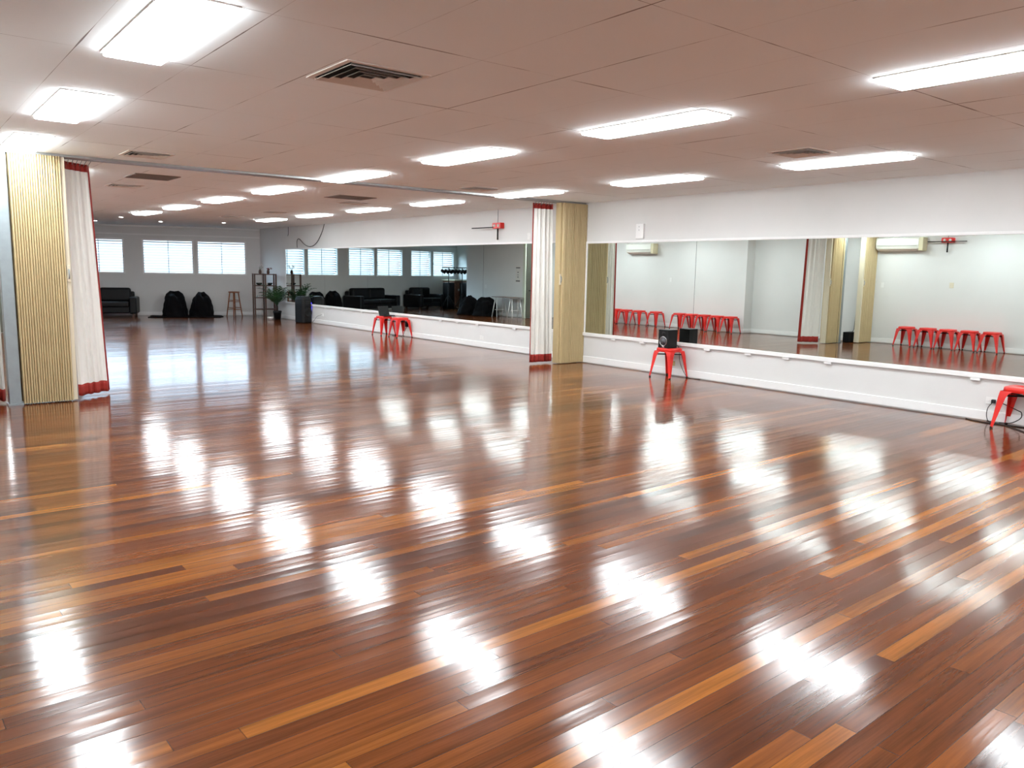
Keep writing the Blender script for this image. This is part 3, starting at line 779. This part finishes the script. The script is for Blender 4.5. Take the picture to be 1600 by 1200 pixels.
# ------------------------------------------------------------------ far hall furniture along the skewed wall (local x = leftwards along the wall, local +y = into the room)
FRZ = math.atan2(FU.y, FU.x)
def fmat(s, d): return Matrix.Translation(far(s, d))
def sofa(s0, s1, d0, n, label):
    L = s1-s0
    o = thing('sofa', label, 'sofa', farloc((s0+s1)/2, d0), group='black leather sofas on the far wall')
    # far frame is left-handed (FU x FN points down), so build with local y = -into room and rotate by FRZ
    o.rotation_euler = (0, 0, FRZ)
    D = .9; a = .2; sgn = -1 if (FU.x*FN.y-FU.y*FN.x) < 0 else 1
    def B(x0, x1, y0, y1, z0, z1):
        return MB().box(x0, x1, *sorted((sgn*y0, sgn*y1)), z0, z1)
    h = L/2
    B(-h+a, h-a, .05, D-.05, .12, .30).obj('base', 'leather', o, bevel=.03, seg=3)
    for sx in (-1, 1):
        x0, x1 = sorted((sx*h, sx*(h-a)))
        B(x0, x1, .02, D, .1, .59).obj('armrest', 'leather', o, bevel=.045, seg=4)
    B(-h+a*.6, h-a*.6, .0, .2, .12, .74).obj('back_frame', 'leather', o, bevel=.05, seg=4)
    wd = (L-2*a)/n
    for i in range(n):
        x = -h+a+wd*i
        B(x+.006, x+wd-.006, .2, D-.01, .29, .45).obj('seat_cushion', 'leather', o, bevel=.05, seg=4)
        bc = B(x+.006, x+wd-.006, .10, .34, .43, .85).obj('back_cushion', 'leather', o, bevel=.075, seg=4)
    for sx in (-1, 1):
        for y in (.1, D-.1):
            B(sx*(h-.1)-.03, sx*(h-.1)+.03, y-.03, y+.03, 0, .11).obj('foot', 'darkwood', o, bevel=.006)
    return o
sofa(3.55, 5.68, .06, 2, 'long black leather sofa under the far windows behind the left curtain')
sofa(6.85, 8.36, .06, 2, 'black leather two-seat sofa seen in the far mirror')

def beanbag(loc, rx, ry, h, label, seed, grp, lean=0.):
    rn = random.Random(seed); p = [rn.uniform(0, 6.28) for _ in range(8)]
    o = thing('bean_bag', label, 'bean bag', loc, group=grp)
    def prof(t):      # t 0 bottom .. 1 top
        pts = [(0, .0), (1.0, .0), (1.06, .04), (1.0, .15), (.95, .35), (.88, .55), (.80, .74), (.64, .90), (.36, .99), (0, .97)]
        x = t*(len(pts)-1); i = min(int(x), len(pts)-2); f = x-i
        return (pts[i][0]*(1-f)+pts[i+1][0]*f, pts[i][1]*(1-f)+pts[i+1][1]*f)
    def S(u, v):
        a = 2*math.pi*u; r_, z = prof(v)
        k_ = 1+.05*math.sin(3*a+p[0]+3*z)+.05*math.sin(5*a+p[1])*z+.035*math.sin(9*a+p[2]+6*z)+.025*math.sin(13*a+p[5]-5*z)+.02*math.sin(21*z+4*a+p[6])
        zz = h*z*(1+.10*math.sin(2*a+p[3])*z+.05*math.sin(4*a+p[4])*z*z)
        return (rx*r_*k_*math.cos(a), ry*r_*k_*math.sin(a)+lean*z*z, max(0., zz))
    MB().grid(S, 56, 36).obj('bag', 'cloth', o)
    sm = MB()
    for q in range(4):
        sm.tube([S(q/4+.02+.0*v, .12+.7*v/12) for v in range(13)], .007, 6)
    sm.obj('seams', 'cloth', o)
    # gathered neck
    MB().lathe([(.07, 0), (.09, .015), (.06, .03), (.085, .05), (.06, .045), (.02, .03)], (.06, lean, h*.95), 14).obj('gathered_neck', 'cloth', o)
    return o
g = 'bean bags under the far window'
beanbag(farloc(2.53, .62), .345, .38, .70, 'black bean bag on the left of the pair under the far window', 1, g)
beanbag(farloc(1.77, .62), .335, .38, .67, 'black bean bag on the right of the pair under the far window', 2, g)
thm = MB()
def matS(u, v):
    s = 1.2+2.0*u + .05*math.sin(9*v); dd = .15+1.0*v + .06*math.sin(7*u+1)
    q = far(s, dd); return (q.x, q.y, .012+.006*math.sin(20*u)*math.sin(9*v+2))
thm.grid(matS, 40, 16)
tag(thm.obj('floor_cloth', 'cloth', solid=.012), 'black cloth spread on the floor under the two bean bags', 'cloth')
g = 'bean bags by the far left wall'
beanbag((2.66, 23.14, 0), .43, .40, .62, 'black bean bag by the stage lights, seen in the far mirror', 3, g)
beanbag((2.64, 22.23, 0), .42, .40, .58, 'black bean bag by the white trestle table, seen in far mirror', 4, g)

# wooden bar stool
ws = thing('bar_stool', 'brown wooden bar stool between the bean bags and the far shelf', 'stool', farloc(.83, .5), R(20))
MB().lathe([(.001, .73), (.15, .73), (.165, .74), (.17, .755), (.165, .77), (.14, .768), (.001, .762)], n=32).obj('seat', 'beech', ws)
for i in range(4):
    a = R(45+90*i); c_, s_ = math.cos(a), math.sin(a)
    MB().tube([(.125*c_, .125*s_, .735), (.23*c_, .23*s_, .0)], .019, 12, .016).obj('leg', 'beech', ws)
for z, sh_ in ((.22, 0), (.27, 1), (.46, 0), (.50, 1)):
    rr = .125+(.735-z)/.735*.105
    for i in range(2):
        a0 = R(45+90*(2*i+sh_)); a1 = a0+R(90)
        MB().tube([(rr*math.cos(a0), rr*math.sin(a0), z), (rr*math.cos(a1), rr*math.sin(a1), z)], .011, 10).obj('rung', 'beech', ws)

# stage light stands, cabinet and tower speakers (seen in the far mirror)
def light_stand(s, d, W_, label):
    o = thing('stage_light_stand', label, 'light stand', farloc(s, d), FRZ, 'stage light stands')
    MB().tube([(0, 0, .25), (0, 0, 1.0)], .02, 12).tube([(0, 0, .95), (0, 0, 1.66)], .015, 12).obj('pole', 'black', o)
    MB().bar((-W_/2, 0, 1.65), (W_/2, 0, 1.65), .035).obj('crossbar', 'black', o)
    for i in range(3):
        a = R(30+120*i)
        MB().tube([(0, 0, .62), (.40*math.cos(a), .40*math.sin(a), .012)], .012, 8).obj('leg', 'black', o)
    MB().lathe([(.03, .58), (.035, .6), (.035, .65), (.03, .67)], n=14).obj('collar', 'black', o)
    for i in range(4):
        x = -W_/2+.06+i*(W_-.12)/3
        X = Matrix.Translation((x, 0, 1.50)) @ Matrix.Rotation(R(18*((i % 3)-1)), 4, 'Z') @ Matrix.Rotation(R(-115), 4, 'X')
        can = MB().lathe([(.03, -.10), (.058, -.08), (.062, .05), (.07, .06), (.07, .085), (.062, .085), (.058, .02), (.001, .0)], n=20, X=X).obj('spotlight', 'black', o)
        MB().tube([(x-.07, 0, 1.50), (x-.07, 0, 1.62), (x+.07, 0, 1.62), (x+.07, 0, 1.50)], .006, 6).obj('yoke', 'black', can)
    return o
light_stand(7.25, 2.0, .78, 'black stage light stand nearer the sofa, seen in the far mirror')
light_stand(8.12, 2.0, .78, 'black stage light stand nearer the left wall, seen in far mirror')
cb = thing('brown_cabinet', 'brown patterned cabinet with pale top behind the stage light stands', 'cabinet', farloc(9.45, .65), FRZ)
MB().box(-.42, .42, -.3, .3, .02, 1.12).obj('body', 'brown', cb, bevel=.008)
MB().box(-.46, .46, -.34, .34, 1.12, 1.17).obj('top', 'ackhaki', cb, bevel=.006)
MB().box(-.36, .36, .3, .312, .12, 1.02).obj('front_panel', 'brown', cb, bevel=.004)
for xx, zz in ((-.15, .75), (.1, .62), (-.05, .4), (.2, .85)): MB().lathe([(.05, .312), (.05, .318)], (xx, 0, zz), 14, 'y').obj('round_label', 'ceramic', cb)
def tower(s, d, label):
    t_ = thing('tower_speaker', label, 'speaker', farloc(s, d), FRZ, 'tower speakers by the stage lights')
    sg = -1
    MB().box(-.17, .17, -.17, .17, 0, 1.05).obj('cabinet', 'black', t_, bevel=.01)
    for zz, rr in ((.28, .12), (.6, .12), (.88, .06)):
        MB().lathe([(rr, sg*.17), (rr, sg*.178), (rr*.8, sg*.178), (rr*.3, sg*.172), (.001, sg*.174)], (0, 0, zz), 22, 'y').obj('driver', 'cone', t_)
tower(8.7, .9, 'black tower speaker left of the brown cabinet in the far mirror')
tower(9.36, 1.26, 'black tower speaker right of the brown cabinet in the far mirror')

# white trestle table by the left wall
tt = thing('trestle_table', 'white trestle table with thin legs, seen in the far mirror', 'table', (2.48, 21.2, 0))
MB().box(-.24, .24, -.58, .58, .672, .692).obj('table_top', 'grille', tt, bevel=.004)
for yy in (-.42, .42):
    for sx in (-1, 1):
        for dy in (-1, 1):
            MB().tube([(sx*.16, yy+dy*.03, .672), (sx*.22, yy+dy*.14, .0)], .015, 10).obj('leg', 'white_metal', tt)
    MB().tube([(-.2, yy, .25), (.2, yy, .25)], .009, 8).obj('stretcher', 'white_metal', tt)
sn = thing('wall_sign', 'small white notice with black lines beside the pale door jamb', 'sign', (2.13, 21.08, 1.45))
MB().box(0, .006, -.13, .13, -.27, .27).obj('sheet', 'ceramic', sn)
mk = MB()
for zz, hw_, hh_ in ((.22, .11, .014), (.07, .03, .014), (-.02, .025, .01), (-.09, .03, .014), (-.22, .11, .016)): mk.box(.006, .0075, -hw_, hw_, zz-hh_, zz+hh_)
mk.obj('print', 'ink', sn)
plate((2.13, 22.9, 1.0), (.08, .12), 1, 'small white switch plate above the mirrored bean bags', name='wall_switch', cat='switch')

# ------------------------------------------------------------------ daylight outside
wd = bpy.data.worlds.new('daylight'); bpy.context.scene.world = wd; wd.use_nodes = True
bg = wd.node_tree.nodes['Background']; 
kw = NT.__new__(NT); kw.nt = wd.node_tree
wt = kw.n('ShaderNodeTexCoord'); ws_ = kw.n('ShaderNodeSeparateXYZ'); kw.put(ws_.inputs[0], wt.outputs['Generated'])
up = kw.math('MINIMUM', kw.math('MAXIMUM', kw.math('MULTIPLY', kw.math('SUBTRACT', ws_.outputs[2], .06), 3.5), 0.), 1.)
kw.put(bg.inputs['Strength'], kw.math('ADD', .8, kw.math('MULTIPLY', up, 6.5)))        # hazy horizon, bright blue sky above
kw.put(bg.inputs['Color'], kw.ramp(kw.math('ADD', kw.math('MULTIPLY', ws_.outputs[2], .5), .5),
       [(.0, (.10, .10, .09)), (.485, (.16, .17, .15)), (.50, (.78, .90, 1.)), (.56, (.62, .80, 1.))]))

# ------------------------------------------------------------------ camera
f, yaw, pitch, roll = 1239.4, .670028, -.141089, .0187454
F = Vector((math.sin(yaw)*math.cos(pitch), math.cos(yaw)*math.cos(pitch), math.sin(pitch)))
r0 = Vector((math.cos(yaw), -math.sin(yaw), 0)); u0 = r0.cross(F)
Rr = r0*math.cos(roll)+u0*math.sin(roll); U = -r0*math.sin(roll)+u0*math.cos(roll)
cam = bpy.data.cameras.new('camera'); co = bpy.data.objects.new('camera', cam); C.objects.link(co)
cam.sensor_fit = 'HORIZONTAL'; cam.sensor_width = 36; cam.lens = f/1600*36; cam.clip_start = .05; cam.clip_end = 200
co.matrix_world = Matrix(((Rr.x, U.x, -F.x, 0), (Rr.y, U.y, -F.y, 0), (Rr.z, U.z, -F.z, 1.55), (0, 0, 0, 1)))
sc = bpy.context.scene; sc.camera = co
vs_ = sc.view_settings; vs_.view_transform = 'Standard'; vs_.look = 'None'; vs_.gamma = 1; vs_.use_curve_mapping = False; vs_.exposure = 1.6
sc.cycles.use_denoising = True
sc.cycles.max_bounces = 10; sc.cycles.diffuse_bounces = 5; sc.cycles.glossy_bounces = 6; sc.cycles.transparent_max_bounces = 12
